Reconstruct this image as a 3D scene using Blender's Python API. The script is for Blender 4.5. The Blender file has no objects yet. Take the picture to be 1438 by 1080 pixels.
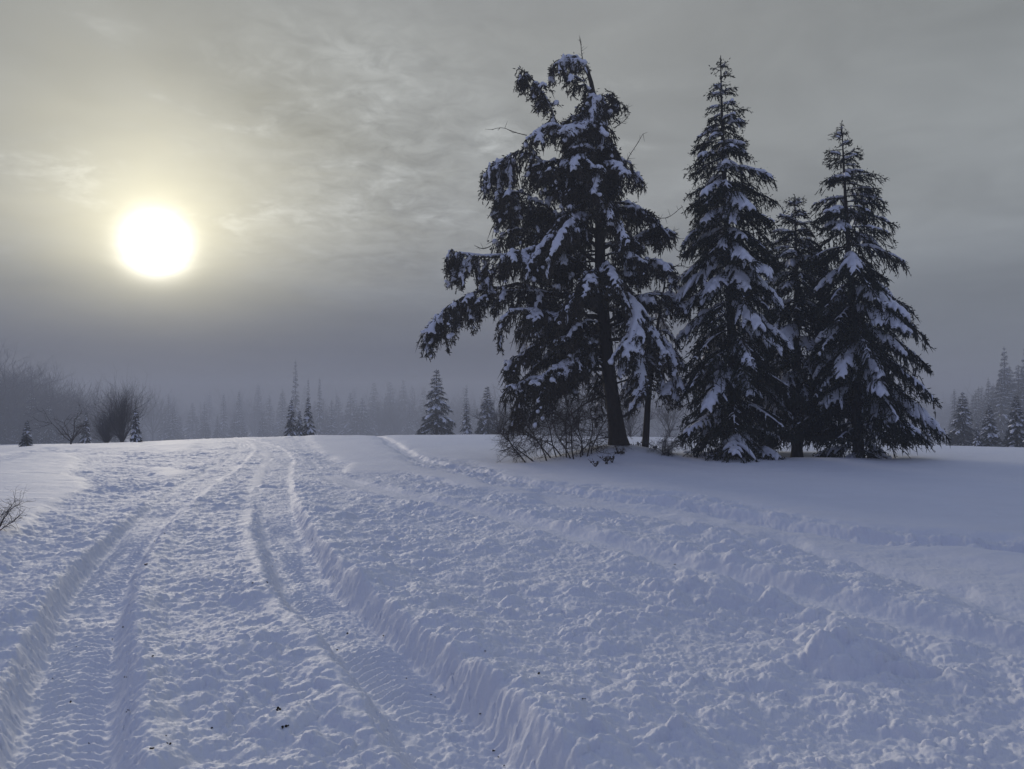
import bpy, math, random
import numpy as np
from mathutils import Vector

SC = bpy.context.scene
COL = SC.collection
R = math.radians

# ------------------------------------------------------------------ camera
F, PW, PH, EYE = 1107.0, 1438.0, 1080.0, 1.6
PITCH = math.atan(20 / F)                      # eye-level line sits at row 560 of the photograph
cam = bpy.data.cameras.new('camera')
cam.sensor_width = 36.0
cam.lens = 36.0 * F / PW
cam.clip_start, cam.clip_end = 0.05, 3000
camo = bpy.data.objects.new('camera', cam)
camo.location = (0, 0, EYE)
camo.rotation_euler = (R(90) + PITCH, 0, 0)
COL.objects.link(camo)
SC.camera = camo


def ray(px, py):
    """Direction of a survey sight line through a point of the photograph."""
    xc, yc = (px - PW / 2) / F, -(py - PH / 2) / F
    return np.array([xc, math.cos(PITCH) - yc * math.sin(PITCH), math.sin(PITCH) + yc * math.cos(PITCH)])


def gp(px, py, z=0.0):
    d = ray(px, py)
    t = (z - EYE) / d[2]
    return np.array([d[0] * t, d[1] * t, z])


def at(px, py, Y):
    d = ray(px, py)
    t = Y / d[1]
    return np.array([d[0] * t, Y, EYE + d[2] * t])


# ------------------------------------------------------------------ world, sun, exposure
SUN_DIR = ray(219, 344)
SUN_DIR = SUN_DIR / np.linalg.norm(SUN_DIR)
SUN_EL = math.asin(SUN_DIR[2])
SUN_AZ = math.atan2(SUN_DIR[0], SUN_DIR[1])

world = bpy.data.worlds.new('World')
SC.world = world
world.use_nodes = True
WN, WL = world.node_tree.nodes, world.node_tree.links
WN.clear()


class Nodes:
    def __init__(s, tree):
        s.n, s.l = tree.nodes, tree.links

    def put(s, sock, v):
        if isinstance(v, bpy.types.NodeSocket):
            s.l.new(v, sock)
        else:
            sock.default_value = v

    def math(s, op, a, b=0.0, c=None, clamp=False):
        n = s.n.new('ShaderNodeMath'); n.operation = op; n.use_clamp = clamp
        s.put(n.inputs[0], a); s.put(n.inputs[1], b)
        if c is not None:
            s.put(n.inputs[2], c)
        return n.outputs[0]

    def vec(s, op, a, b=(0, 0, 0), out=0):
        n = s.n.new('ShaderNodeVectorMath'); n.operation = op
        s.put(n.inputs[0], a)
        if op == 'SCALE':
            s.put(n.inputs['Scale'], b)
        else:
            s.put(n.inputs[1], b)
        return n.outputs['Value' if out else 'Vector']

    def mix(s, f, a, b, blend='MIX'):
        n = s.n.new('ShaderNodeMix'); n.data_type = 'RGBA'; n.blend_type = blend
        s.put(n.inputs[0], f); s.put(n.inputs[6], a); s.put(n.inputs[7], b)
        return n.outputs[2]

    def ramp(s, f, stops, interp='LINEAR'):
        n = s.n.new('ShaderNodeValToRGB'); e = n.color_ramp.elements
        n.color_ramp.interpolation = interp
        while len(e) < len(stops):
            e.new(0.5)
        for k, (p, c) in enumerate(stops):
            e[k].position = p
            e[k].color = (*c, 1) if not isinstance(c, float) else (c, c, c, 1)
        s.put(n.inputs[0], f)
        return n.outputs[0]

    def noise(s, v, scale, detail=4, rough=0.5, dist=0.0):
        n = s.n.new('ShaderNodeTexNoise')
        s.put(n.inputs['Vector'], v)
        n.inputs['Scale'].default_value = scale
        n.inputs['Detail'].default_value = detail
        n.inputs['Roughness'].default_value = rough
        n.inputs['Distortion'].default_value = dist
        return n.outputs[0]

    def smooth(s, v, a, b):
        n = s.n.new('ShaderNodeMapRange'); n.interpolation_type = 'SMOOTHSTEP'
        s.put(n.inputs[0], v)
        n.inputs[1].default_value, n.inputs[2].default_value = a, b
        return n.outputs[0]


W = Nodes(world.node_tree)
tc = WN.new('ShaderNodeTexCoord')
N = W.vec('NORMALIZE', tc.outputs['Generated'])
sep = WN.new('ShaderNodeSeparateXYZ'); WL.new(N, sep.inputs[0])
nx, ny, nz = sep.outputs
elev = W.math('MAXIMUM', nz, 0.0)
# overcast layer: grey fog bank low down, lighter veil above it, bluer overhead
base = W.ramp(elev, [(0.0, (.074, .081, .112)), (.06, (.098, .106, .136)), (.13, (.165, .178, .200)), (.21, (.236, .247, .254)),
                     (.30, (.272, .283, .284)), (.42, (.266, .275, .272)), (.56, (.240, .250, .260)), (.75, (.170, .205, .290)), (1.0, (.130, .175, .310))])
# away from the sun the sky is darker and bluer
back = W.smooth(ny, .75, -.35)
base = W.mix(back, base, (.138, .162, .285, 1))
right = W.smooth(nx, .05, .65)
base = W.mix(W.math('MULTIPLY', right, .45), base, (.205, .230, .245, 1))
# clouds, mapped on a flat layer so that they shrink towards the horizon
den = W.math('ADD', elev, .16)
cx_, cy_ = W.math('DIVIDE', nx, den), W.math('DIVIDE', ny, den)
cmb = WN.new('ShaderNodeCombineXYZ')
WL.new(W.math('MULTIPLY', cx_, 1.0), cmb.inputs[0]); WL.new(W.math('MULTIPLY', cy_, 1.05), cmb.inputs[1])
P = cmb.outputs[0]
big = W.noise(P, 1.15, 3, .5, .6)
mid = W.noise(W.vec('ADD', P, (7.3, 2.1, 0)), 3.4, 5, .55, .8)
fine = W.noise(W.vec('ADD', P, (1.3, 9.1, 0)), 11.0, 6, .62, .5)
wisp = W.math('MULTIPLY', W.smooth(mid, .50, .72), W.smooth(fine, .36, .66))
wisp = W.math('MULTIPLY', W.math('MULTIPLY', wisp, W.smooth(elev, .12, .22)), W.math('MULTIPLY', W.smooth(nx, .28, -.05), W.smooth(elev, .48, .30)))
cl = W.math('ADD', W.math('MULTIPLY', W.math('SUBTRACT', big, .5), .75), W.math('MULTIPLY', W.math('SUBTRACT', mid, .5), .30))
cl = W.math('ADD', cl, W.math('MULTIPLY', W.math('EXPONENT', W.math('MULTIPLY', W.math('POWER', W.math('DIVIDE', W.vec('DISTANCE', N, tuple(ray(432, 135) / np.linalg.norm(ray(432, 135))), out=1), .085), 2.0), -1.0)), -.16))
cl = W.math('ADD', cl, W.math('MULTIPLY', W.math('EXPONENT', W.math('MULTIPLY', W.math('POWER', W.math('DIVIDE', W.vec('DISTANCE', N, tuple(ray(560, 235) / np.linalg.norm(ray(560, 235))), out=1), .17), 2.0), -1.0)), W.math('MULTIPLY', W.math('SUBTRACT', fine, .42), 1.05)))
cl = W.math('MULTIPLY', cl, W.smooth(elev, .03, .2))
bank = W.math('MULTIPLY', W.math('SUBTRACT', W.noise(W.vec('MULTIPLY', N, (2.2, 2.2, 7.0)), 1.6, 4, .5), .5), W.math('SUBTRACT', 1.0, W.smooth(elev, .10, .26)))
cl = W.math('ADD', cl, W.math('MULTIPLY', bank, .55))
cl = W.math('ADD', 1.0, W.math('ADD', cl, W.math('MULTIPLY', wisp, .42)))
base = W.vec('SCALE', base, cl)
# sun behind thin cloud: burnt-out disc and a warm aureole that sinks into the fog bank
ca = W.math('MINIMUM', W.vec('DOT_PRODUCT', N, tuple(SUN_DIR), out=1), 1.0)
ang = W.math('ARCCOSINE', ca)
ang = W.math('MULTIPLY', ang, W.math('ADD', 1.0, W.math('MULTIPLY', W.math('SUBTRACT', mid, .5), .36)))


def gauss(w, amp):
    q = W.math('DIVIDE', ang, w)
    return W.math('MULTIPLY', W.math('EXPONENT', W.math('MULTIPLY', W.math('MULTIPLY', q, q), -1.0)), amp)


veil = W.smooth(elev, .04, .22)
core = gauss(.0265, 3.8)
a1 = W.math('MULTIPLY', W.math('EXPONENT', W.math('DIVIDE', ang, -.085)), 1.12)
a2 = gauss(.24, .10)
a1 = W.math('MULTIPLY', a1, W.math('ADD', .18, W.math('MULTIPLY', veil, .82)))
a2 = W.math('MULTIPLY', a2, W.math('ADD', .12, W.math('MULTIPLY', veil, .88)))
a2 = W.math('MULTIPLY', a2, cl)
core = W.math('MULTIPLY', core, W.smooth(W.math('ADD', elev, W.math('MULTIPLY', W.math('SUBTRACT', mid, .5), .10)), .085, .150))
glow = W.vec('SCALE', (1.0, .97, .86), core)
glow = W.vec('ADD', glow, W.vec('SCALE', (1.0, .905, .56), a1))
glow = W.vec('ADD', glow, W.vec('SCALE', (1.0, .90, .60), a2))
col = W.vec('ADD', base, glow)
# a share of clear-air sky overhead
sky = WN.new('ShaderNodeTexSky'); sky.sky_type = 'NISHITA'; sky.sun_disc = False
sky.sun_elevation = SUN_EL
sky.sun_rotation = SUN_AZ
clear = W.vec('SCALE', sky.outputs[0], W.math('MULTIPLY', W.smooth(elev, .45, .95), .05))
col = W.vec('ADD', col, clear)
bg = WN.new('ShaderNodeBackground'); WL.new(col, bg.inputs[0]); bg.inputs[1].default_value = 1.0
wo = WN.new('ShaderNodeOutputWorld'); WL.new(bg.outputs[0], wo.inputs[0])

sun = bpy.data.lights.new('sun', 'SUN')
sun.energy = 1.35
sun.angle = R(14)
sun.color = (1.0, .90, .74)
suno = bpy.data.objects.new('sun', sun)
suno.rotation_euler = Vector(SUN_DIR).to_track_quat('Z', 'Y').to_euler()
suno.location = (0, 0, 30)
COL.objects.link(suno)

SC.view_settings.view_transform = 'Standard'
SC.view_settings.look = 'None'
SC.view_settings.exposure = 0.22
SC.view_settings.gamma = 1.0
SC.render.engine = 'CYCLES'
SC.cycles.use_denoising = True
SC.cycles.max_bounces = 6
SC.cycles.diffuse_bounces = 3
SC.cycles.volume_bounces = 1

# ------------------------------------------------------------------ materials


def material(name):
    m = bpy.data.materials.new(name); m.use_nodes = True
    nd = Nodes(m.node_tree)
    return m, nd, m.node_tree.nodes['Principled BSDF']


def snow_material(name, col, bump):
    m, nd, b = material(name)
    t = nd.n.new('ShaderNodeTexCoord').outputs['Object']
    n1 = nd.noise(t, 1.3, 3, .5)
    c = nd.mix(n1, (*[x * .95 for x in col], 1), (*[min(1, x * 1.04) for x in col], 1))
    nd.put(b.inputs['Base Color'], c)
    b.inputs['Roughness'].default_value = .67
    b.inputs['Specular IOR Level'].default_value = .34
    bp = nd.n.new('ShaderNodeBump')
    h = nd.math('ADD', nd.noise(t, 38, 5, .65), nd.math('MULTIPLY', nd.noise(t, 150, 3, .6), .35))
    nd.put(bp.inputs['Height'], h)
    bp.inputs['Strength'].default_value = bump
    bp.inputs['Distance'].default_value = .03
    nd.put(b.inputs['Normal'], bp.outputs[0])
    return m


SNOW = snow_material('snow', (.822, .833, .880), .27)
TREESNOW = snow_material('tree_snow', (.80, .81, .87), .40)


def foliage_material(name, c1, c2):
    m, nd, b = material(name)
    t = nd.n.new('ShaderNodeTexCoord').outputs['Object']
    f = nd.smooth(nd.noise(t, 2.3, 5, .7), .35, .7)
    nd.put(b.inputs['Base Color'], nd.mix(f, (*c1, 1), (*c2, 1)))
    b.inputs['Roughness'].default_value = .85
    b.inputs['Specular IOR Level'].default_value = .12
    return m


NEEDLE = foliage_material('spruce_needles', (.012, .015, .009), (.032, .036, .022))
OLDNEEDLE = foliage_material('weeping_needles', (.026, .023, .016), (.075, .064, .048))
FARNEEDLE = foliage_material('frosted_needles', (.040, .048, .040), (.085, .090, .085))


def bark_material(name, c1, c2):
    m, nd, b = material(name)
    t = nd.n.new('ShaderNodeTexCoord').outputs['Object']
    mp = nd.vec('MULTIPLY', t, (14, 14, 3))
    f = nd.noise(mp, 1.0, 6, .65)
    nd.put(b.inputs['Base Color'], nd.mix(f, (*c1, 1), (*c2, 1)))
    b.inputs['Roughness'].default_value = .9
    b.inputs['Specular IOR Level'].default_value = .1
    bp = nd.n.new('ShaderNodeBump'); nd.put(bp.inputs['Height'], f)
    bp.inputs['Distance'].default_value = .04
    nd.put(b.inputs['Normal'], bp.outputs[0])
    return m


BARK = bark_material('bark', (.018, .015, .012), (.055, .045, .036))
TWIG = bark_material('twig_bark', (.028, .022, .018), (.065, .050, .042))
FARTWIG = bark_material('frosted_hazed_twig_bark', (.055, .050, .050), (.11, .105, .11))  # bark paled so distant crowns look fogged; also the low grey bush
DIRT = bark_material('dirt', (.016, .011, .008), (.05, .037, .025))
DRYWEED = bark_material('dry_weed', (.03, .024, .018), (.07, .055, .04))

# ------------------------------------------------------------------ mesh helpers


class Acc:
    """Collects vertex blocks and quads/tris and links them as one mesh object."""

    def __init__(s):
        s.v, s.f, s.n = [], [], 0

    def add(s, verts, faces):
        verts = np.asarray(verts, float).reshape(-1, 3)
        faces = np.asarray(faces, np.int64).reshape(-1, 4)
        s.v.append(verts); s.f.append(faces + s.n); s.n += len(verts)

    def mesh(s, name):
        me = bpy.data.meshes.new(name)
        if not s.v:
            return me
        v = np.concatenate(s.v); f = np.concatenate(s.f)
        me.vertices.add(len(v)); me.vertices.foreach_set('co', v.astype(np.float32).ravel())
        me.loops.add(len(f) * 4); me.loops.foreach_set('vertex_index', f.astype(np.int32).ravel())
        me.polygons.add(len(f))
        me.polygons.foreach_set('loop_start', np.arange(0, len(f) * 4, 4, dtype=np.int32))
        me.polygons.foreach_set('use_smooth', np.ones(len(f), dtype=bool))
        me.update(calc_edges=True)
        return me

    def build(s, name, mat, parent=None, me=None):
        me = me or s.mesh(name)
        me.materials.append(mat)
        o = bpy.data.objects.new(name, me)
        COL.objects.link(o)
        if parent is not None:
            o.parent = parent
        return o


UP = np.array([0., 0., 1.])


def unit(a):
    return a / np.maximum(np.linalg.norm(a, axis=-1, keepdims=True), 1e-9)


def tubes(acc, Pn, Rn, sides=6, flat=1.0):
    """Many tapered tubes at once: Pn (n,K,3) centre lines, Rn (n,K) radii."""
    Pn = np.asarray(Pn, float); Rn = np.asarray(Rn, float)
    n, K, _ = Pn.shape
    T = np.empty_like(Pn)
    T[:, 1:-1] = Pn[:, 2:] - Pn[:, :-2]
    T[:, 0] = Pn[:, 1] - Pn[:, 0]; T[:, -1] = Pn[:, -1] - Pn[:, -2]
    T = unit(T)
    ref = np.where(np.abs(T[:, :1, 2:3]) > .95, np.array([1., 0, 0]), UP)
    S = unit(np.cross(T, np.broadcast_to(ref, T.shape)))
    U = np.cross(S, T)
    a = np.arange(sides) * 2 * math.pi / sides
    V = Pn[:, :, None] + Rn[:, :, None, None] * (np.cos(a)[:, None] * S[:, :, None] + flat * np.sin(a)[:, None] * U[:, :, None])
    idx = np.arange(n * K * sides).reshape(n, K, sides)
    nx_ = np.roll(idx, -1, axis=2)
    f = np.stack([idx[:, :-1], nx_[:, :-1], nx_[:, 1:], idx[:, 1:]], -1)
    acc.add(V, f)


def ribbons(acc, B, D, L, Wd, droop, rng, K=3):
    """Needle sprays: two crossed tapering ribbons along a drooping line, with short side needles."""
    n = len(B)
    t = np.linspace(0, 1, K + 1)
    prof = np.interp(t, [0, .35, .75, 1], [.45, 1, .8, .12])
    C = B[:, None] + D[:, None] * (L[:, None] * t)[..., None] - UP * ((droop * L)[:, None] * t ** 2)[..., None]
    rv = unit(rng.normal(size=(n, 3)))
    s1 = unit(np.cross(D, rv)); s2 = np.cross(s1, D)
    for s in (s1, s2):
        w = (Wd[:, None] * prof)[..., None] * .5
        V = np.stack([C - s[:, None] * w, C + s[:, None] * w], 2)       # n,K+1,2,3
        idx = np.arange(n * (K + 1) * 2).reshape(n, K + 1, 2)
        f = np.stack([idx[:, :-1, 0], idx[:, :-1, 1], idx[:, 1:, 1], idx[:, 1:, 0]], -1)
        acc.add(V, f)


def tufts(acc, B, D, L, Wd, m, rng):
    """m small pointed needle tufts leaving each spray at an angle."""
    n = len(B)
    t = rng.random((n, m)) * .9 + .05
    b = B[:, None] + D[:, None] * (L[:, None] * t)[..., None]
    r = unit(rng.normal(size=(n, m, 3)))
    d = unit(D[:, None] * .8 + r * .9 - UP * .15)
    l = (Wd[:, None] * (.9 + rng.random((n, m)) * .9))[..., None]
    s = unit(np.cross(d, unit(rng.normal(size=(n, m, 3))))) * l * .17
    V = np.stack([b, b + d * l * .5 - s, b + d * l, b + d * l * .5 + s], 2).reshape(-1, 3)
    acc.add(V, np.arange(n * m * 4).reshape(-1, 4))


def resample(pts, M):
    pts = np.asarray(pts, float)
    seg = np.r_[0, np.cumsum(np.linalg.norm(np.diff(pts, axis=0), axis=1))]
    u = np.linspace(0, seg[-1], M)
    out = np.stack([np.interp(u, seg, pts[:, k]) for k in range(3)], 1)
    return out, seg[-1]


def rounded(pts, M=14):
    """Smooth a hand-set polyline (two rounds of corner cutting)."""
    p = np.asarray(pts, float)
    for _ in range(2):
        q = .75 * p[:-1] + .25 * p[1:]; r_ = .25 * p[:-1] + .75 * p[1:]
        p = np.vstack([p[:1], np.stack([q, r_], 1).reshape(-1, 3), p[-1:]])
    return resample(p, M)[0]


class Crown:
    """Gathers sprays, snow lobes and limbs of one tree."""

    def __init__(s, seed, sr=.88):
        s.sr = sr
        s.rng = np.random.default_rng(seed)
        s.B, s.D, s.L, s.W = [], [], [], []
        s.lobP, s.lobR = [], []
        s.limb = Acc()

    def spray(s, B, D, L, Wd):
        s.B.append(B); s.D.append(D); s.L.append(L); s.W.append(Wd)

    def lobes(s, Pn, Rn):
        K = 6
        t = np.linspace(0, Pn.shape[1] - 1, K); i0 = np.minimum(t.astype(int), Pn.shape[1] - 2); fr = t - i0
        s.lobP.append(Pn[:, i0] * (1 - fr)[None, :, None] + Pn[:, i0 + 1] * fr[None, :, None])
        s.lobR.append(Rn[:, i0] * (1 - fr) + Rn[:, i0 + 1] * fr)

    def branch(s, pts, lat=.4, hang=.2, snow=.5, step=.075, wide=.055, r0=None, t0=.12, dens=1.0, vert=.25, limb=True):
        rng = s.rng
        p, Ln = resample(pts, 10)
        r0 = r0 or .012 + .012 * Ln
        if limb:
            tubes(s.limb, p[None], np.linspace(r0, .005, 10)[None], 5)
        n = max(3, int(Ln / step))
        t = np.clip(t0 + (1 - t0) * (np.arange(n) + rng.random(n)) / n, 0, .995)
        q = t * 9; i0 = np.minimum(q.astype(int), 8); fr = (q - i0)[:, None]
        B = p[i0] * (1 - fr) + p[i0 + 1] * fr
        T = unit(p[i0 + 1] - p[i0])
        S = unit(np.cross(T, np.broadcast_to(UP, T.shape)) + 1e-4)
        sg = np.where(np.arange(n) % 2 == 0, 1., -1.)[:, None]
        D = unit(T * .62 + S * sg * (.75 + .2 * rng.normal(size=(n, 1))) + UP * (rng.normal(size=(n, 1)) * .12 - .12))
        grow = np.interp(t, [0, .2, .45, 1], [.55, .85, 1., .28])
        LL = lat * grow * (.7 + .5 * rng.random(n)) + .05
        sag = .30 + .25 * rng.random(n)
        # lateral twigs themselves as sprays
        s.spray(B, D, LL, np.full(n, wide))
        tubes(s.limb, np.stack([B, B + D * (LL * .8)[:, None] - UP * (sag * LL * .4)[:, None]], 1), np.stack([np.full(n, .006), np.full(n, .003)], 1), 3)
        # pendulous shoots off every lateral
        m = np.maximum(1, (LL / .065 * dens).astype(int))
        k = np.repeat(np.arange(n), m)
        u = rng.random(len(k)) * .95 + .05
        b = B[k] + D[k] * (LL[k] * u)[:, None] - UP * (sag[k] * LL[k] * u ** 2)[:, None]
        d = unit(D[k] * (.55 + .3 * rng.random((len(k), 1))) + rng.normal(size=(len(k), 3)) * .35 - UP * (vert + hang * 2.2 * rng.random((len(k), 1))))
        l = hang * (.45 + .8 * rng.random(len(k))) * (1.1 - .4 * t[k])
        s.spray(b, d, l, np.full(len(k), wide * .85))
        # tip
        s.spray(p[-2:-1], unit(p[-1:] - p[-2:-1]), np.array([.12 + .1 * lat]), np.array([wide]))
        if snow > .02:
            # heavy pads: a ridge on the limb and fingers running down the laterals
            ra = s.sr * (.022 + .060 * snow) * np.interp(np.linspace(0, 1, 10), [0, .12, .3, .75, .93, 1], [0, .55, 1, 1.05, .7, 0]) * (.75 + .5 * rng.random(10))
            ra[0] = ra[-1] = 0
            cuts = np.sort(rng.integers(1, 9, 2)) if rng.random() < .7 else [0, 9]
            for c0_, c1_ in ((0, cuts[0]), (cuts[0], cuts[1]), (cuts[1], 9)):
                if c1_ - c0_ < 1 or rng.random() < .12:
                    continue
                rs = ra[c0_:c1_ + 1].copy() * rng.uniform(.7, 1.2); rs[0] *= .3; rs[-1] *= .3
                s.lobes((p[c0_:c1_ + 1] + UP * (rs * .75 + .012)[:, None])[None], rs[None])
            keep = rng.random(n) < .42 + .7 * snow
            if keep.any():
                Bk, Dk, Lk, sk = B[keep], D[keep], LL[keep] * (.45 + .5 * snow * rng.random(keep.sum())), sag[keep]
                tt = np.linspace(0, 1, 6)
                C = Bk[:, None] + Dk[:, None] * (Lk[:, None] * tt)[..., None] - UP * ((sk * Lk)[:, None] * tt ** 2)[..., None]
                rr = s.sr * (.014 + .050 * snow) * (.6 + .7 * rng.random((len(Bk), 1))) * np.array([.6, 1., 1.05, .95, .7, 0])[None]
                C = C + UP * (rr * .7 + .012)[..., None]
                s.lobes(C, rr)

    def crown_mesh(s, name, tuft=3):
        a = Acc()
        B, D, L, Wd = np.concatenate(s.B), np.concatenate(s.D), np.concatenate(s.L), np.concatenate(s.W)
        ribbons(a, B, D, L, Wd * .55, np.full(len(B), .35), s.rng, 2)
        if tuft:
            tufts(a, B, D, L, Wd * 1.15, tuft, s.rng)
        return a

    def snow_mesh(s, name, voxel=None, cap=None):
        a = Acc()
        if not s.lobP:
            return None
        tubes(a, np.concatenate(s.lobP), np.concatenate(s.lobR), 6, .85)
        me = a.mesh(name)
        if voxel:
            o = bpy.data.objects.new('tmp', me); COL.objects.link(o)
            md = o.modifiers.new('r', 'REMESH'); md.mode = 'VOXEL'; md.voxel_size = voxel
            sm = o.modifiers.new('s', 'SMOOTH'); sm.iterations = 3; sm.factor = .5
            dg = bpy.context.evaluated_depsgraph_get()
            me2 = bpy.data.meshes.new_from_object(o.evaluated_get(dg)); me2.name = name
            bpy.data.objects.remove(o); bpy.data.meshes.remove(me)
            me2.polygons.foreach_set('use_smooth', np.ones(len(me2.polygons), dtype=bool))
            me = me2
        return me


def thing(name, label, cat, loc, group=None):
    o = bpy.data.objects.new(name, None)
    COL.objects.link(o)
    o.empty_display_size = .2
    o.location = loc
    o['label'] = label; o['category'] = cat
    if group:
        o['group'] = group
    return o


def dup(root, loc, scale=(1, 1, 1), rotz=0.0, label=None, group=None):
    r_ = root.copy(); COL.objects.link(r_)
    r_.location = loc; r_.scale = scale; r_.rotation_euler = (0, 0, rotz)
    if label:
        r_['label'] = label
    if group:
        r_['group'] = group
    for ch in list(root.children):
        c = ch.copy(); COL.objects.link(c); c.parent = r_
        for g in list(ch.children):
            d = g.copy(); COL.objects.link(d); d.parent = c
    return r_


# ------------------------------------------------------------------ numpy noise


def hash2(i, j, k):
    h = (i * 374761393 + j * 668265263 + k * 974634777) & 0xFFFFFFFF
    h = ((h ^ (h >> 13)) * 1274126177) & 0xFFFFFFFF
    h = (h ^ (h >> 16)) & 0xFFFFFFFF
    return h / 4294967296.0


def vnoise(x, y, k=0):
    i = np.floor(x).astype(np.int64); j = np.floor(y).astype(np.int64)
    u, v = x - i, y - j
    u = u * u * u * (u * (u * 6 - 15) + 10); v = v * v * v * (v * (v * 6 - 15) + 10)
    a, b, c, d = hash2(i, j, k), hash2(i + 1, j, k), hash2(i, j + 1, k), hash2(i + 1, j + 1, k)
    return (a * (1 - u) + b * u) * (1 - v) + (c * (1 - u) + d * u) * v - .5


def fbm(x, y, k=0, o=4, g=.5):
    s, a = 0, 1.0
    for q in range(o):
        s = s + a * vnoise(x, y, k + q); a *= g; x, y = x * 2.03 + 11.7, y * 2.03 + 5.3
    return s


def clods(x, y, k, lo=.45, hi=.8, pw=.5):
    """Rounded lumps: one dome per cell, heights and sizes varying; returns 0..1."""
    i = np.floor(x).astype(np.int64); j = np.floor(y).astype(np.int64)
    best = np.zeros_like(x)
    for di in (-1, 0, 1):
        for dj in (-1, 0, 1):
            ii, jj = i + di, j + dj
            px_, py_ = ii + hash2(ii, jj, k), jj + hash2(ii, jj, k + 1)
            rr = lo + (hi - lo) * hash2(ii, jj, k + 2)
            a = .25 + .75 * hash2(ii, jj, k + 3) ** 1.5
            e = (hash2(ii, jj, k + 4) - .5) * math.pi
            dx, dy = x - px_, y - py_
            c, s_ = np.cos(e), np.sin(e)
            d2 = ((dx * c + dy * s_) / rr) ** 2 + ((-dx * s_ + dy * c) / (rr * .7)) ** 2
            best = np.maximum(best, a * np.clip(1 - d2, 0, 1) ** pw)
    return best


# ------------------------------------------------------------------ terrain


CR_X = np.array([-400, 0, 60, 190, 300, 400, 700, 950, 1270, 1438, 1800])
CR_O = np.array([82, 76, 66, 60, 53, 49, 47.5, 52, 66, 74, 84])       # rows the snow crest lies below eye level
CR_R = 1.6 / (CR_O / F) * .80


def base_z(x, y):
    u = np.clip(x / np.maximum(y, 1.0), -.9, .9)
    R0 = np.interp(u * F + PW / 2, CR_X, CR_R)
    s = np.maximum(y - R0, 0)
    a, cap = .004, .056
    sc_ = cap / (2 * a)
    z = -np.where(s < sc_, a * s * s, a * sc_ * sc_ + cap * (s - sc_))
    z = np.maximum(z, -23.0)
    # low mound round the foot of the old tree
    mx, my = 2.55, 19.6
    z = z + .33 * np.exp(-(((x - mx) / 1.25) ** 2 + ((y - my) / 1.0) ** 2) ** 1.2)
    z = z - .20 * np.exp(-(((x - 7.6) / 2.0) ** 4 + ((y - 20.5) / 1.1) ** 4))
    z = z + .07 * np.exp(-(((x - 7.0) / 4.2) ** 4 + ((y - 20.0) / 2.2) ** 4))
    return z


def ground(x, y):
    return float(base_z(np.array([x]), np.array([y]))[0]) + .06


def inside(poly, u, v):
    poly = np.asarray(poly, float)
    r_ = np.zeros(u.shape, bool)
    n = len(poly)
    for a in range(n):
        x1, y1 = poly[a]; x2, y2 = poly[(a + 1) % n]
        if y1 == y2:
            continue
        c = ((y1 > v) != (y2 > v)) & (u < (x2 - x1) * (v - y1) / (y2 - y1) + x1)
        r_ ^= c
    return r_


# outlines of the churned snow, surveyed on the photograph (columns, rows) and laid onto the ground
CHURN = [
    [(-700, 1250), (-300, 900), (-60, 792), (0, 768), (60, 724), (100, 703), (128, 690), (95, 672), (106, 652), (98, 638), (140, 624),
     (180, 634), (205, 622), (190, 613), (300, 606), (420, 604), (424, 610), (440, 627), (467, 650), (497, 655), (484, 668), (527, 670), (574, 670), (607, 680),
     (674, 697), (720, 705), (800, 709), (900, 718), (1000, 742), (1100, 760), (1206, 792), (1347, 830), (1438, 858), (1900, 990), (2200, 1300), (2200, 3500), (-1500, 3500)],
    [(514, 603), (538, 603), (560, 622), (590, 643), (650, 652), (700, 667), (760, 683), (860, 694), (960, 701), (1060, 720), (1189, 747), (1364, 762), (1438, 768),
     (1800, 800), (1800, 850), (1438, 790), (1340, 776), (1206, 766), (1060, 743), (960, 727), (860, 716), (760, 704), (690, 690), (640, 672), (575, 655), (545, 632), (525, 618)],
    [(-300, 675), (0, 653), (50, 638), (98, 640), (120, 628), (60, 627), (0, 640), (-300, 660)],
]
CALM = [[(200, 628), (255, 617), (275, 624), (268, 636), (235, 640)], [(125, 624), (180, 618), (205, 622), (165, 632), (130, 631)],
        [(395, 606), (440, 606), (452, 612), (424, 611)], [(190, 658), (238, 662), (262, 676), (232, 682)]]


def path(pts, z=-.1):
    p = np.array([gp(a, b, z)[:2] for a, b in pts])
    p3 = rounded(np.c_[p, np.zeros(len(p))], 70)
    return p3[:, :2]


RUT_L = path([(40, 1260), (66, 1180), (91, 1080), (104, 981), (118, 911), (133, 858), (148, 823), (176, 788), (205, 753), (246, 718), (268, 700), (290, 684), (312, 669), (332, 654), (345, 641), (345, 631), (330, 622), (312, 615), (296, 610)])
RUT_R = path([(760, 1260), (710, 1180), (655, 1080), (583, 1000), (540, 946), (503, 911), (461, 874), (438, 851), (408, 788), (391, 753), (384, 700), (388, 680), (394, 663), (396, 650), (388, 640), (368, 631), (346, 624), (325, 617), (308, 611)])
BAND_A = path([(455, 672), (507, 687), (557, 700), (624, 714), (691, 729), (797, 759), (867, 778), (960, 803), (1100, 840), (1206, 870), (1347, 905), (1438, 926), (1700, 990)], 0)
BAND_B = path([(800, 706), (900, 718), (995, 731), (1100, 749), (1206, 779), (1347, 816), (1438, 848), (1700, 940)], 0)
BAND_C = path([(523, 603), (553, 628), (590, 651), (660, 664), (740, 687), (860, 706), (960, 716), (1060, 734), (1189, 758), (1300, 772), (1438, 785), (1700, 815)], 0)
BAND_D = path([(407, 606), (412, 616), (425, 632), (440, 655), (470, 690)], 0)


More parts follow.
